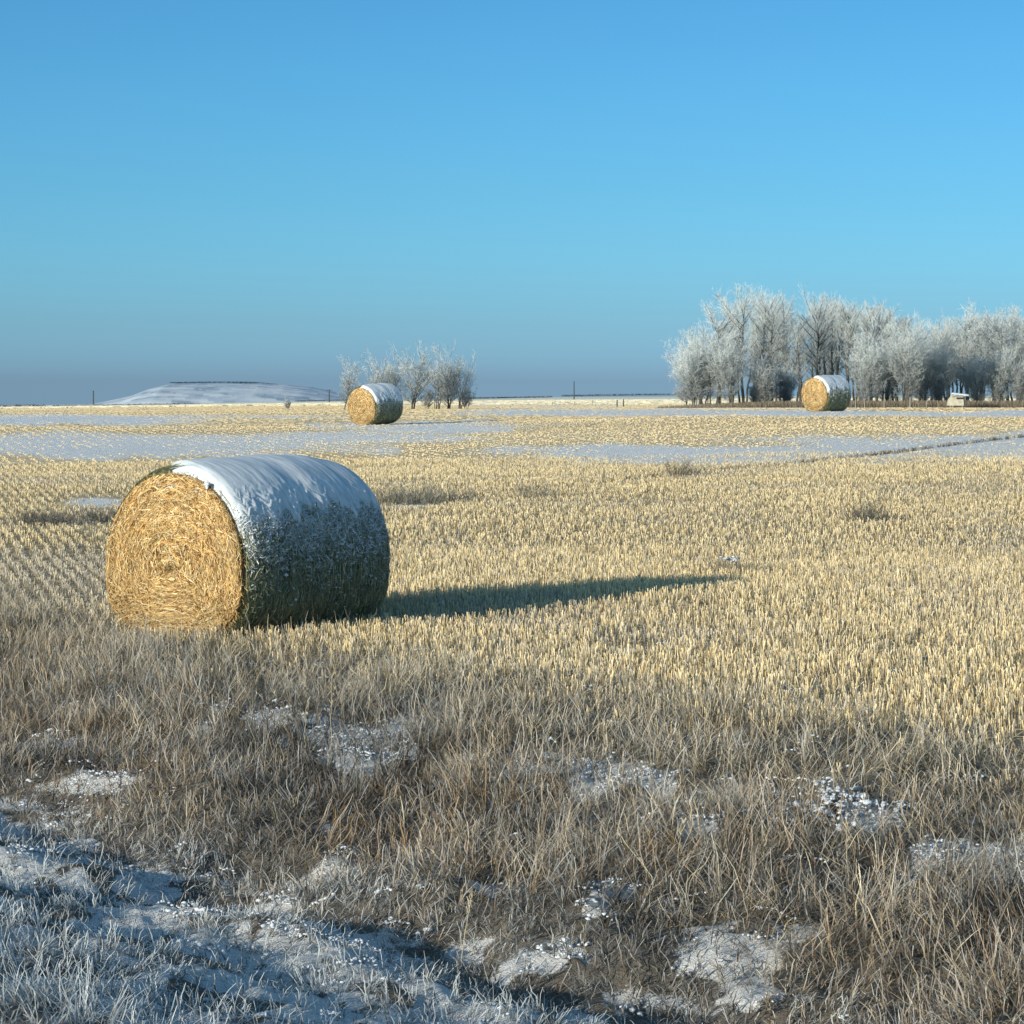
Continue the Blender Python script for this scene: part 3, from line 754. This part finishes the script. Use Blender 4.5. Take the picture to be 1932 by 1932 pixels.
G1 = 'frost-covered trees of the grove on the right'
front = [
    (1314, 104, 670, 'low bushy frosted tree between the two leftmost trees of the grove', dict(spread=.42, trunks=3, low=.1, tr=.007)),
    (1334, 104, 634, 'frosted tree of middle height at the sloping left end of the grove', dict(spread=.36, trunks=2, low=.12, tr=.009)),
    (1376, 103, 650, 'low pale frosted tree in front of the tall stems at the left of the grove', dict(spread=.36, trunks=2, low=.12, tr=.009)),
    (1298, 108, 676, 'short rounded frosted tree, leftmost of the grove', dict(spread=.34, trunks=2, low=.12, tr=.008)),
    (1318, 112, 628, 'frosted tree second from the left end of the grove', dict(spread=.27, trunks=1, low=.22)),
    (1352, 106, 590, 'frosted tree with a thick dark trunk near the left end of the grove', dict(spread=.27, tr=.017, low=.25)),
    (1380, 118, 560, 'pale-topped frosted tree just right of the thick dark trunk', dict(spread=.2, low=.35)),
    (1402, 110, 549, 'tallest frosted tree at the left shoulder of the grove', dict(spread=.19, low=.36)),
    (1432, 112, 552, 'tall frosted tree with dark trunk, right of the tallest one', dict(spread=.18, low=.38, tr=.014)),
    (1459, 108, 556, 'tall forked frosted tree above the dark low bush', dict(spread=.21, low=.32)),
    (1484, 114, 556, 'tall frosted tree at the left side of the gap in the skyline', dict(spread=.17, low=.35)),
    (1513, 112, 590, 'lower frosted tree filling the dip left of the distant bale', dict(spread=.2, low=.3)),
    (1538, 110, 562, 'tall frosted tree rising behind the distant bale end', dict(spread=.2, low=.36, tr=.015)),
    (1556, 116, 558, 'narrow frosted tree rising behind the middle of the distant bale', dict(spread=.15, low=.45)),
    (1575, 112, 572, 'dark-stemmed frosted tree above the snowy top of the distant bale', dict(spread=.15, low=.5, tr=.013)),
    (1600, 109, 566, 'tall bare-stemmed frosted tree above the right end of the distant bale', dict(spread=.16, low=.5, tr=.014)),
    (1624, 114, 572, 'slim frosted tree just right of the distant bale', dict(spread=.15, low=.5)),
    (1656, 112, 568, 'tall frosted tree standing over the lower frosted scrub', dict(spread=.17, low=.48)),
    (1673, 118, 575, 'last of the tall stems before the skyline drops', dict(spread=.14, low=.5)),
    (1712, 112, 596, 'dark-crowned tree poking above the lower frosted scrub', dict(spread=.16, low=.5, frost=.3)),
    (1755, 108, 622, 'broad frosted tree at the low middle of the right-hand grove', dict(spread=.27, low=.2)),
    (1790, 110, 606, 'frosted tree left of the small cream box', dict(spread=.25, low=.22)),
    (1822, 108, 590, 'pale-topped frosted tree behind the small cream box', dict(spread=.22, low=.26)),
    (1856, 111, 590, 'frosted tree right of the small cream box', dict(spread=.22, low=.26)),
    (1890, 109, 598, 'frosted tree second from the right edge of the photo', dict(spread=.22, low=.25)),
    (1922, 112, 588, 'frosted tree cut by the right edge of the photo', dict(spread=.22, low=.25)),
]
for i, (px, d, ty, lab, kw) in enumerate(front):
    kw.setdefault('frost', .75)
    if px > 1700: kw.setdefault('bark', M_palebark if i % 3 else M_bark)
    tree('frosted_tree', px, d, ty, 200 + i, lab, 'tree', G1, dens=1.0 if px < 1700 else 1.1, **kw)

# lower frosted scrub under the tall stems, right of the distant bale
scrub = [(1446, 104, 705, 'dark round leafless bush at the foot of the grove, left of the distant bale', .12),
         (1484, 105, 708, 'low dark bush touching the left side of the distant bale', .12),
         (1425, 106, 738, 'smallest dark bush under the left grove trunks', .1),
         (1640, 104, 655, 'grey frosted bush just right of the distant bale', .5),
         (1672, 105, 640, 'taller grey frosted bush between distant bale and cream box', .6),
         (1705, 104, 632, 'pale frosted bush under the dark-crowned tree', .62),
         (1738, 105, 655, 'grey bush left of the small cream box', .45),
         (1772, 106, 668, 'low grey bush just left of the small cream box', .4),
         (1845, 107, 690, 'dark bush just right of the small cream box', .3),
         (1885, 107, 680, 'dark undergrowth bush near the right edge of the photo', .3),
         (1928, 107, 676, 'dark undergrowth bush cut by the right edge of the photo', .3)]
for i, (px, d, ty, lab, fr) in enumerate(scrub):
    tree('leafless_bush', px, d, ty, 300 + i, lab, 'bush', 'leafless bushes under the grove', spread=.55 if i < 3 else .42, trunks=5 if i < 3 else 4, low=.06, tr=.006, frost=fr + .28, dens=.7, tw=.024, up=.9)

# back rows: copies of five kinds of slim tree
protos = []
for k in range(5):
    o = empty('frosted_tree', (0, 130, 0)); make_tree(o, 9.0, 400 + k, spread=.2, low=.3, frost=.6, dens=.8); protos.append(o)
slots = []
rr = random.Random(3)
for px in range(1310, 1960, 11):
    top = np.interp(px, [1290, 1350, 1400, 1490, 1515, 1560, 1660, 1700, 1740, 1790, 1850, 1960], [690, 640, 592, 592, 612, 588, 600, 628, 645, 622, 606, 606])
    slots.append((px + rr.uniform(-6, 6), rr.uniform(118, 132), top + rr.uniform(0, 40)))
    if px > 1680: slots.append((px + rr.uniform(-6, 6), rr.uniform(120, 134), top + rr.uniform(15, 50)))
used = set()
for i, (px, d, ty) in enumerate(slots):
    k = i % 5
    if k in used:
        src = protos[k]; o = src.copy(); COL.objects.link(o)
        for ch in src.children:
            c = ch.copy(); c.parent = o; COL.objects.link(c)
    else:
        o = protos[k]; used.add(k)
    p = at_depth(px, d); o.location = p
    sc = (H - (ty - HY) * d * KD / F - p.z) / 9.0
    o.scale = (sc, sc, sc); o.rotation_euler = (0, 0, rr.uniform(0, 6.28))
    tag(o, 'slim frosted tree in the back rows of the grove, half hidden by the front trees', 'tree', 'slim trees in the back rows of the grove')

# bushes and small trees left of centre
G2 = 'leafless small trees behind the left-of-centre bale'
tree('leafless_tree', 655, 92, 694, 501, 'thin pale leafless tree just left of the left-of-centre distant bale', 'tree', G2, spread=.42, trunks=2, low=.15, frost=.5, dens=.5, tw=.024)
tree('leafless_tree', 735, 95, 700, 502, 'wide leafless tree rising directly behind the left-of-centre distant bale', 'tree', G2, spread=.6, trunks=5, low=.1, frost=.5, dens=.42, tw=.024)
tree('leafless_tree', 779, 92, 676, 503, 'tallest leafless tree of the clump, leaning right, beside the left-of-centre bale', 'tree', G2, spread=.42, trunks=3, low=.12, lean=.40, frost=.5, dens=.5, tw=.026, tr=.014)
tree('leafless_tree', 847, 94, 694, 504, 'rounded dark leafless tree, rightmost of the left-of-centre clump', 'tree', G2, spread=.55, trunks=5, low=.1, frost=.38, dens=.42, tw=.026, tr=.013)
tree('leafless_bush', 703, 94, 700, 511, 'low frosted bush peeking over the left shoulder of the left-of-centre distant bale', 'bush', None, spread=.6, trunks=5, low=.1, frost=.45, dens=.3)
tree('leafless_bush', 826, 95, 694, 512, 'bushy growth filling the gap between leaning tree and rounded dark tree', 'bush', None, spread=.6, trunks=5, low=.1, frost=.45, dens=.3)
tree('leafless_bush', 868, 95, 698, 513, 'small spreading bush on the right flank of the rounded dark tree', 'bush', None, spread=.6, trunks=4, low=.1, frost=.45, dens=.3)
tree('leafless_bush', 880, 96, 738, 505, 'low straggly bush at the right foot of the left-of-centre clump', 'bush', None, spread=.5, trunks=4, low=.1, frost=.3, dens=.4)
tree('leafless_bush', 806, 93, 742, 506, 'low dark bush between the two right-hand trees of the left-of-centre clump', 'bush', None, spread=.5, trunks=4, low=.1, frost=.15, dens=.4)
tree('leafless_bush', 543, 100, 757, 507, 'tiny lone bush on the field in front of the snowy hill', 'bush', None, spread=.5, trunks=4, low=.1, frost=.4, dens=.4)

# ------------------------------------------------------------------ weeds standing in the stubble
def weed(px, py, w, h, n, label, colr, seed, group='dark weed clumps in the stubble', cap=False):
    p = at(px, py); r = np.random.default_rng(seed)
    root = empty('weed_clump', p); tag(root, label, 'weed', group)
    n = int(n * 2); h = h * 1.35; x = r.normal(size=n) * w * .35; y = r.normal(size=n) * w * .25
    az = np.arctan2(y, x) + r.normal(size=n) * .6; l = h * r.uniform(.4, 1.1, n)
    ln = np.clip(np.abs(r.normal(size=n)) * .5 + np.hypot(x, y) / w * .6, 0, 1.3)
    b = np.stack([x, y, np.full(n, -.03)], 1)
    m = b + dirs(az) * (np.sin(ln * .6) * l * .5)[:, None] + np.array([0, 0, 1]) * (np.cos(ln * .6) * l * .5)[:, None]
    e = m + dirs(az) * (np.sin(ln) * l * .5)[:, None] + np.array([0, 0, 1]) * (np.cos(ln) * l * .5)[:, None]
    B = Bag()
    v, f, c = ribbons(np.stack([b, m, e], 1), np.full(n, .009), dirs(r.uniform(0, 6.28, n)), np.array(colr) * r.uniform(.5, 1.3, (n, 1)), .4); B.add(v, f, c)
    for k in range(3):
        az2 = r.uniform(0, 6.28, n); l2 = l * r.uniform(.2, .45, n); q = r.random((n, 1))
        s0 = m * (1 - q) + e * q; t0 = s0 + dirs(az2) * l2[:, None] * .7 + np.array([0, 0, .6]) * l2[:, None]
        v, f, c = ribbons(np.stack([s0, t0], 1), np.full(n, .006), dirs(az2 + 1.57), np.array(colr) * r.uniform(.6, 1.5, (n, 1)), .5); B.add(v, f, c)
    tag(B.build('stems', M_grass, root, False), kind='stuff')
    if cap:
        v, f = lumps(np.stack([r.normal(size=20) * .06, r.normal(size=20) * .05, h * .75 + r.normal(size=20) * .02], 1), r.uniform(.015, .03, 20), .5, .3, seed)
        tag(mesh_np('clinging_snow', v, f, M_snow, root), kind='stuff')
weed(1632, 985, .50, .24, 90, 'low dark weed clump alone in the stubble on the right', (.17, .16, .14), 601)
weed(1282, 900, .42, .32, 60, 'small dark weed tuft on the furrow line near the centre', (.2, .18, .14), 602)
weed(1378, 1085, .30, .20, 50, 'small snow-topped weed tuft at the tip of the long bale shadow', (.3, .26, .2), 603, cap=True)
for i, (a, b, ww, lab) in enumerate([(735, 952, .6, 'grey weed clump just right of the near bale top'), (790, 952, .5, 'grey weed clump, second to the right of the near bale top'),
                                 (850, 948, .7, 'sparse grey weeds on the field, third clump right of the near bale'), (1010, 940, .7, 'faint grey weeds on the field left of the furrow line tuft')]):
    weed(a, b, ww, .28, 110 if i < 2 else 60, lab, (.26, .25, .21), 610 + i)
for i, (a, b, lab) in enumerate([(60, 990, 'grey weeds at the left edge of the photo, behind the near bale'), (110, 992, 'grey weeds just inside the left edge, behind the near bale'), (190, 986, 'dark weeds right against the left side of the near bale')]):
    weed(a, b, .5, .2, 100, lab, (.17, .16, .14), 620 + i)

# tall single stems rising out of the verge grass
def stem(px, py, h, lean, label, seed):
    p = at(px, py); r = np.random.default_rng(seed)
    root = empty('dry_stem', p); tag(root, label, 'dry stem', 'tall dry stems in the verge')
    q = np.linspace(0, 1, 7); pts = np.stack([lean * q ** 1.5 * h + r.normal(size=7) * .004, r.normal(size=7) * .004, q * h - .02], 1)
    B = Bag(); v, f = tube(pts, .0032 * (1 - .5 * q), 5); B.add(v, f)
    for k in range(14):
        w = r.uniform(.65, 1); b = np.array([np.interp(w, q, pts[:, i]) for i in range(3)]); a = r.uniform(0, 6.28); l = r.uniform(.015, .05)
        v, f = tube(np.stack([b, b + np.array([math.cos(a) * .5, math.sin(a) * .5, .9]) * l]), [.002, .003], 4); B.add(v, f)
    B.build('stalk', M_stalk, root)
M_stalk = mat_noise('dry_stalk', (.40, .34, .22), (.58, .50, .34), 20, .8, .1)
for i, (a, b, h, l, lab) in enumerate([(376, 1290, .42, .02, 'pale upright stem in front of the near bale end'),
        (625, 1440, .62, .0, 'tallest pale stem, below the right end of the near bale'), (574, 1440, .45, .04, 'stem just left of the tallest pale stem'),
        (1130, 1400, .40, -.05, 'pale stem in the verge right of the centre'), (1460, 1470, .36, .05, 'pale stem on the bank left of the snow-laden tussock'),
        (1000, 1450, .36, .06, 'stem in the middle of the verge'), (870, 1830, .38, .15, 'bent yellow stem above the ditch edge'),
        (1600, 1700, .40, -.02, 'pale stem below the snow-laden tussock'), (1280, 1650, .32, .08, 'stem on the bank below and left of the snow-laden tussock')]):
    stem(a, b, h, l, lab, 700 + i)

# furrow: a thin dark line of taller growth crossing the field
def build_furrow():
    r = np.random.default_rng(33)
    line = [(1932 + 120, 812), (1932, 825), (1760, 846), (1560, 870), (1420, 884), (1280, 897), (1060, 920), (900, 938), (760, 955)]
    P = [at(a, b) for a, b in line]
    pts = []
    for a, b in zip(P[:-1], P[1:]):
        n = int((b - a).length / .06)
        q = r.random(n); pts.append(np.stack([a.x + (b.x - a.x) * q, a.y + (b.y - a.y) * q], 1))
    xy = np.concatenate(pts); xy = np.repeat(xy, 3, 0) + r.normal(size=(len(xy) * 3, 2)) * .035
    k = r.random(len(xy)) < np.clip(.3 + .9 * sstep(34, 73, xy[:, 1]), 0, 1) * (fbm(xy[:, 0], xy[:, 1], 2, 5) + .35); xy = xy[k]
    n = len(xy); z = ground(xy[:, 0], xy[:, 1]) - .01; l = r.uniform(.05, .13, n)
    b = np.stack([xy[:, 0], xy[:, 1], z], 1); e = b + np.stack([r.normal(size=n) * .04, r.normal(size=n) * .04, l], 1)
    v, f, c = ribbons(np.stack([b, e], 1), np.full(n, .014), dirs(r.uniform(0, 6.28, n)), np.array([.13, .11, .08]) * r.uniform(.5, 1.4, (n, 1)), .7)
    o = mesh_np('furrow_weeds', v, f, M_grass, None, c, False)
    tag(o, 'thin dark line of weeds along the furrow crossing the field to the right', 'weeds', kind='stuff')
build_furrow()

# brown rank grass along the foot of the grove
def build_margin():
    r = np.random.default_rng(35); n = 26000
    px = r.uniform(1240, 2000, n); d = r.uniform(97, 106, n) * KD; x = (px - 966) / F * d
    k = r.random(n) < sstep(1180, 1460, px); x, d, px = x[k], d[k], px[k]; n = len(x)
    z = ground(x, d); l = r.uniform(.25, .9, n) * np.interp(px, [1240, 1450, 1600, 2000], [.35, .8, .9, .9])
    b = np.stack([x, d, z - .05], 1); e = b + np.stack([r.normal(size=n) * .18, r.normal(size=n) * .18, l], 1)
    t = r.random((n, 1)); c = np.array([.12, .10, .08]) * (1 - t) + np.array([.33, .27, .19]) * t
    v, f, c = ribbons(np.stack([b, e], 1), np.full(n, .045), dirs(r.uniform(0, 6.28, n)), c, .5)
    o = mesh_np('margin_grass', v, f, M_grass, None, c, False)
    tag(o, 'rank brown grass along the foot of the frosted grove', 'grass', kind='stuff')
build_margin()

# ------------------------------------------------------------------ posts, poles, box, far things
def post(px, d, h, lab, mat=M_post, w=.1):
    p = at_depth(px, d); B = Bag(); q = np.array([0, .5, .93, 1.0])
    v, f = tube(np.stack([q * .03 * h, q * 0, q * h - .1 * (q == 0)], 1), w * .5 * np.array([1, .95, .9, .6]), 8); B.add(v, f)
    B.add(*tube(np.array([[.03 * h, 0, h], [.03 * h, 0, h + .02]]), [w * .45, w * .1], 8))
    o = B.build('fence_post', mat); o.location = p; tag(o, lab, 'fence post', 'weathered posts along the foot of the grove')
post(1614, 92, .75, 'short pale post just right of the right-hand distant bale')
post(1631, 94, .7, 'second pale post right of the right-hand distant bale')
post(1668, 93, 1.25, 'tallest pale post, midway between distant bale and cream box')
post(1717, 94, .95, 'pale post left of the small cream box', w=.13)
post(1748, 95, .6, 'shortest pale post, nearest the left of the cream box')
post(1042, 150, .5, 'tiny pale post on the bright far field, leftmost of three', w=.12)
post(1084, 150, .6, 'tiny pale post on the bright far field, middle of three', w=.12)
post(1118, 150, .8, 'tiny pale post on the bright far field, rightmost of three', w=.12)
post(1164, 130, .85, 'small dark post left of the grove, left one of a pair', M_pole, .16)
post(1176, 130, .9, 'small dark post left of the grove, right one of a pair', M_pole, .16)

def upole(px, d, top_py, lab, arm=True):
    p = at_depth(px, d); h = H - (top_py - HY) * d * KD / F - p.z
    root = empty('utility_pole', p); tag(root, lab, 'utility pole', 'far utility poles on the horizon')
    q = np.array([0, 1.0]); v, f = tube(np.array([[0, 0, -.3], [0, 0, h * .5], [0, 0, h]]), [.38, .33, .28], 8); mesh_np('pole', v, f, M_pole, root)
    if arm:
        v, f = box(0, 0, h * .96, 2.6, .3, .35); mesh_np('crossarm', v, f, M_pole, root, smooth=False)
upole(176, 520, 737, 'thin utility pole at the far left, before the end of the hill', False)
upole(1083, 620, 719, 'utility pole on the horizon right of the centre', False)
upole(621, 560, 735, 'utility pole with crossarm right of the snowy hill')

# small cream box with a snowy lid
def cream_box():
    p = at_depth(1806, 96); root = empty('wooden_box', p, math.radians(-18))
    tag(root, 'small tilted cream box with a snow-covered overhanging lid at the foot of the grove', 'box')
    R = Matrix.Rotation(math.radians(-6), 4, 'Y')
    # body: trapezoid prism, wider at the foot
    x0, x1, z0, z1 = -.75, .65, .25, 1.15
    v = np.array([[x0 - .1, -.5, z0], [x1, -.5, z0], [x1 - .05, -.5, z1 - .12], [x0 + .32, -.5, z1 + .05], [x0, -.5, .75],
                  [x0 - .1, .5, z0], [x1, .5, z0], [x1 - .05, .5, z1 - .12], [x0 + .32, .5, z1 + .05], [x0, .5, .75]])
    B = Bag(); B.add(v, [np.array([[0, 1, 2, 3, 4], [9, 8, 7, 6, 5]]), np.array([[0, 5, 6, 1], [1, 6, 7, 2], [2, 7, 8, 3], [3, 8, 9, 4], [4, 9, 5, 0]])])
    B.build('body', M_cream, root, False)
    v, f = box(.33, -.512, .88, .62, .02, .17); mesh_np('shade_panel', v, f, M_dark, root, smooth=False)  # flat dark panel painted as the shade in the recess beneath the lid
    v, f = box(.35, -.05, 1.13, 1.5, 1.25, .05, R); lid = mesh_np('lid', v, f, M_cream, root, smooth=False)
    # snow on the lid
    gx, gy = np.meshgrid(np.linspace(-.8, .8, 24), np.linspace(-.66, .66, 16), indexing='ij')
    e = np.clip(np.minimum(.8 - np.abs(gx), .66 - np.abs(gy)) / .15, 0, 1)
    gz = 1.16 + .15 * np.sqrt(e) + (fbm(gx, gy, .4, 4) - .5) * .06 - gx * .105
    mesh_np('snow_cover', np.stack([gx + .35, gy - .05, gz], -1).reshape(-1, 3), grid_faces(24, 16), M_snow, lid)
    for x, y in ((-.55, -.4), (-.3, -.42), (.5, -.4), (.5, .4)):
        v, f = box(x, y, .12, .09, .09, .36); mesh_np('leg', v, f, M_post, root, smooth=False)
cream_box()

# hill with its snowy fields
M_hill = mat_attr('far_hill', 0, .95, spec=.05)
def build_hill():
    D = 2200 * KD
    xs = np.array([-60, 60, 120, 180, 225, 262, 290, 325, 400, 500, 545, 590, 640, 700, 780, 880]); ys = np.array([780, 772, 768, 762, 753, 744, 732, 724, 722.5, 722.5, 726, 732, 741, 749, 757, 770.])
    px = np.linspace(-60, 880, 400); top = np.interp(px, xs, ys) + (fbm(px, px * 0, 50, 5) - .5) * 2
    zt = H - (top - HY) * D / F; zb = H - 40 * D / F
    q = np.linspace(-1, 1, 61)
    X = np.repeat((px - 966)[:, None] / F * D, 61, 1); Y = D + q[None] * 420 + 0 * X
    Z = zb + (zt - zb)[:, None] * np.cos(q * math.pi / 2)[None] ** .8 + (fbm(X, Y, 140, 8) - .5) * 4
    PX = np.repeat(px[:, None], 61, 1) + q[None] * 160
    fld = fbm(PX + 300, q[None] * 300 + 500, 46, 70, 2) ; st = vnoise(np.floor(PX / 38 + q[None] * 6), np.floor(q[None] * 16 + .25 * np.sin(PX / 60) + PX / 300) + 40, 71)
    a = np.clip(.55 * st + .45 * fld, 0, 1)[..., None]
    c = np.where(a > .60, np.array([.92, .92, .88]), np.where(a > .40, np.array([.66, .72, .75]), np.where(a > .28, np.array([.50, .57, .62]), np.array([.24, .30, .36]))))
    c = c * (.8 + .4 * fbm(PX + 90, q[None] * 900 + 90, 30, 75))[..., None] * .46 + np.array([.22, .27, .31])  # distance haze mixed into the field colours as a pale bluish lift
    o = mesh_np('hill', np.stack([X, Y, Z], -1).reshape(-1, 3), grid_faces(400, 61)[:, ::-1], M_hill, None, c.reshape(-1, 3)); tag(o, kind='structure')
build_hill()

M_farwood = mat_noise('far_wood', (.06, .10, .14), (.16, .20, .24), .05, .95, 0)
M_farwood2 = mat_noise('far_scrub', (.16, .18, .19), (.30, .31, .31), .1, .95, 0)
def wood(segs, name, label, mat, seed, hgt):
    r = np.random.default_rng(seed); B = Bag()
    for (x0, x1, d, py, h) in segs:
        d = d * KD
        n = int(abs(x1 - x0) * 5)
        px = r.uniform(x0, x1, n); x = (px - 966) / F * d; y = d + r.uniform(-1, 1, n) * d * .01
        z = H - (np.interp(px, [x0, x1], py) - HY) * d / F
        sz = h * r.uniform(.5, 1.2, n)
        c = np.stack([x, y, z + sz * .3], 1)
        c[:, 2] -= sz * .1; v, f = lumps(c, sz * .8, .55, .25, seed); B.add(v, f)
    o = B.build(name, mat, None, False); tag(o, label, 'woodland', kind='stuff')
wood([(325, 425, 2200, (722.5, 721), 2.2), (425, 482, 2200, (721.5, 722), 2.6), (490, 530, 2200, (722, 726), 1.3)], 'ridge_wood', 'dark strip of far woodland along the flat top of the snowy hill', M_farwood, 3, 3)
wood([(-60, 40, 420, (768, 768), 1.2), (50, 75, 420, (768, 768), 1.3), (100, 370, 420, (769, 765), 1.15)], 'hedge_scrub', 'grey far-off scrub along the horizon at the far left', M_farwood2, 4, 3)
wood([(880, 1040, 1500, (752, 749), 2.0), (1060, 1200, 1500, (747, 745), 2.0), (1200, 1330, 1500, (745, 744), 2.0), (560, 700, 1500, (757, 754), 1.5)], 'horizon_wood', 'thin dark line of far woodland on the horizon right of centre', M_farwood, 5, 3)

# ------------------------------------------------------------------ sky, sun, camera
w = bpy.data.worlds.new('World'); S.world = w; w.use_nodes = True
nt = w.node_tree; nt.nodes.clear(); N = nt.nodes.new; L = nt.links.new
out = N('ShaderNodeOutputWorld'); bg = N('ShaderNodeBackground'); bg.inputs['Strength'].default_value = .1
sky = N('ShaderNodeTexSky'); sky.sky_type = 'NISHITA'; sky.sun_disc = False
sky.sun_elevation = SUN_EL; sky.sun_rotation = math.radians(224); sky.air_density = 1.0; sky.dust_density = .6; sky.ozone_density = 1.5
tc = N('ShaderNodeTexCoord'); sx = N('ShaderNodeSeparateXYZ'); L(tc.outputs['Generated'], sx.inputs[0])
mxz = N('ShaderNodeMath'); mxz.operation = 'MAXIMUM'; mxz.inputs[1].default_value = .006; L(sx.outputs['Z'], mxz.inputs[0])
cx = N('ShaderNodeCombineXYZ'); L(sx.outputs['X'], cx.inputs[0]); L(sx.outputs['Y'], cx.inputs[1]); L(mxz.outputs[0], cx.inputs[2]); L(cx.outputs[0], sky.inputs[0])
ramp = N('ShaderNodeValToRGB'); L(mxz.outputs[0], ramp.inputs['Fac'])
SKYR = [(0.0, (1, 1, 1))]
e = ramp.color_ramp.elements
RAMP = [(0.0062, (0.2143, 0.4066, 0.9774)), (0.0141, (0.2057, 0.4376, 1.0201)), (0.0298, (0.1898, 0.4231, 0.8921)), (0.0497, (0.1776, 0.4334, 0.8304)), (0.0777, (0.1602, 0.4182, 0.7406)), (0.1129, (0.1492, 0.4075, 0.6941)), (0.1477, (0.1406, 0.3923, 0.65)), (0.34, (0.26, 0.47, 0.62)), (0.6, (0.47, 0.67, 0.74)), (1.0, (0.56, 0.72, 0.74))]
e[0].position = RAMP[0][0]; e[0].color = (*RAMP[0][1], 1); e[1].position = RAMP[-1][0]; e[1].color = (*RAMP[-1][1], 1)
for p_, c_ in RAMP[1:-1]:
    q_ = e.new(p_); q_.color = (*c_, 1)
mul = N('ShaderNodeVectorMath'); mul.operation = 'MULTIPLY'; L(sky.outputs[0], mul.inputs[0]); L(ramp.outputs[0], mul.inputs[1])
gain = N('ShaderNodeVectorMath'); gain.operation = 'SCALE'; gain.inputs['Scale'].default_value = 2.242; L(mul.outputs[0], gain.inputs[0])
L(gain.outputs[0], bg.inputs['Color']); L(bg.outputs[0], out.inputs['Surface'])

sl = bpy.data.lights.new('sun', 'SUN'); sl.energy = 5.0; sl.angle = math.radians(.5); sl.color = (1.0, .92, .77)
so = bpy.data.objects.new('sun', sl); COL.objects.link(so); so.location = (-40, -17, 30)
dv = Vector((math.cos(SUN_AZ) * math.cos(SUN_EL), math.sin(SUN_AZ) * math.cos(SUN_EL), -math.sin(SUN_EL)))
so.rotation_euler = dv.to_track_quat('-Z', 'Y').to_euler()

cd = bpy.data.cameras.new('camera'); cam = bpy.data.objects.new('camera', cd); COL.objects.link(cam)
cam.location = (0, 0, H); cam.rotation_euler = (math.radians(90), 0, 0)
cd.sensor_width = 36; cd.lens = 36 * F / PW; cd.shift_y = -(.5 - HY / PW); cd.clip_start = .05; cd.clip_end = 30000
S.camera = cam
S.render.engine = 'CYCLES'
S.view_settings.view_transform = 'Standard'; S.view_settings.look = 'None'; S.view_settings.exposure = 0; S.view_settings.gamma = 1
S.render.resolution_x = 1024; S.render.resolution_y = 1024
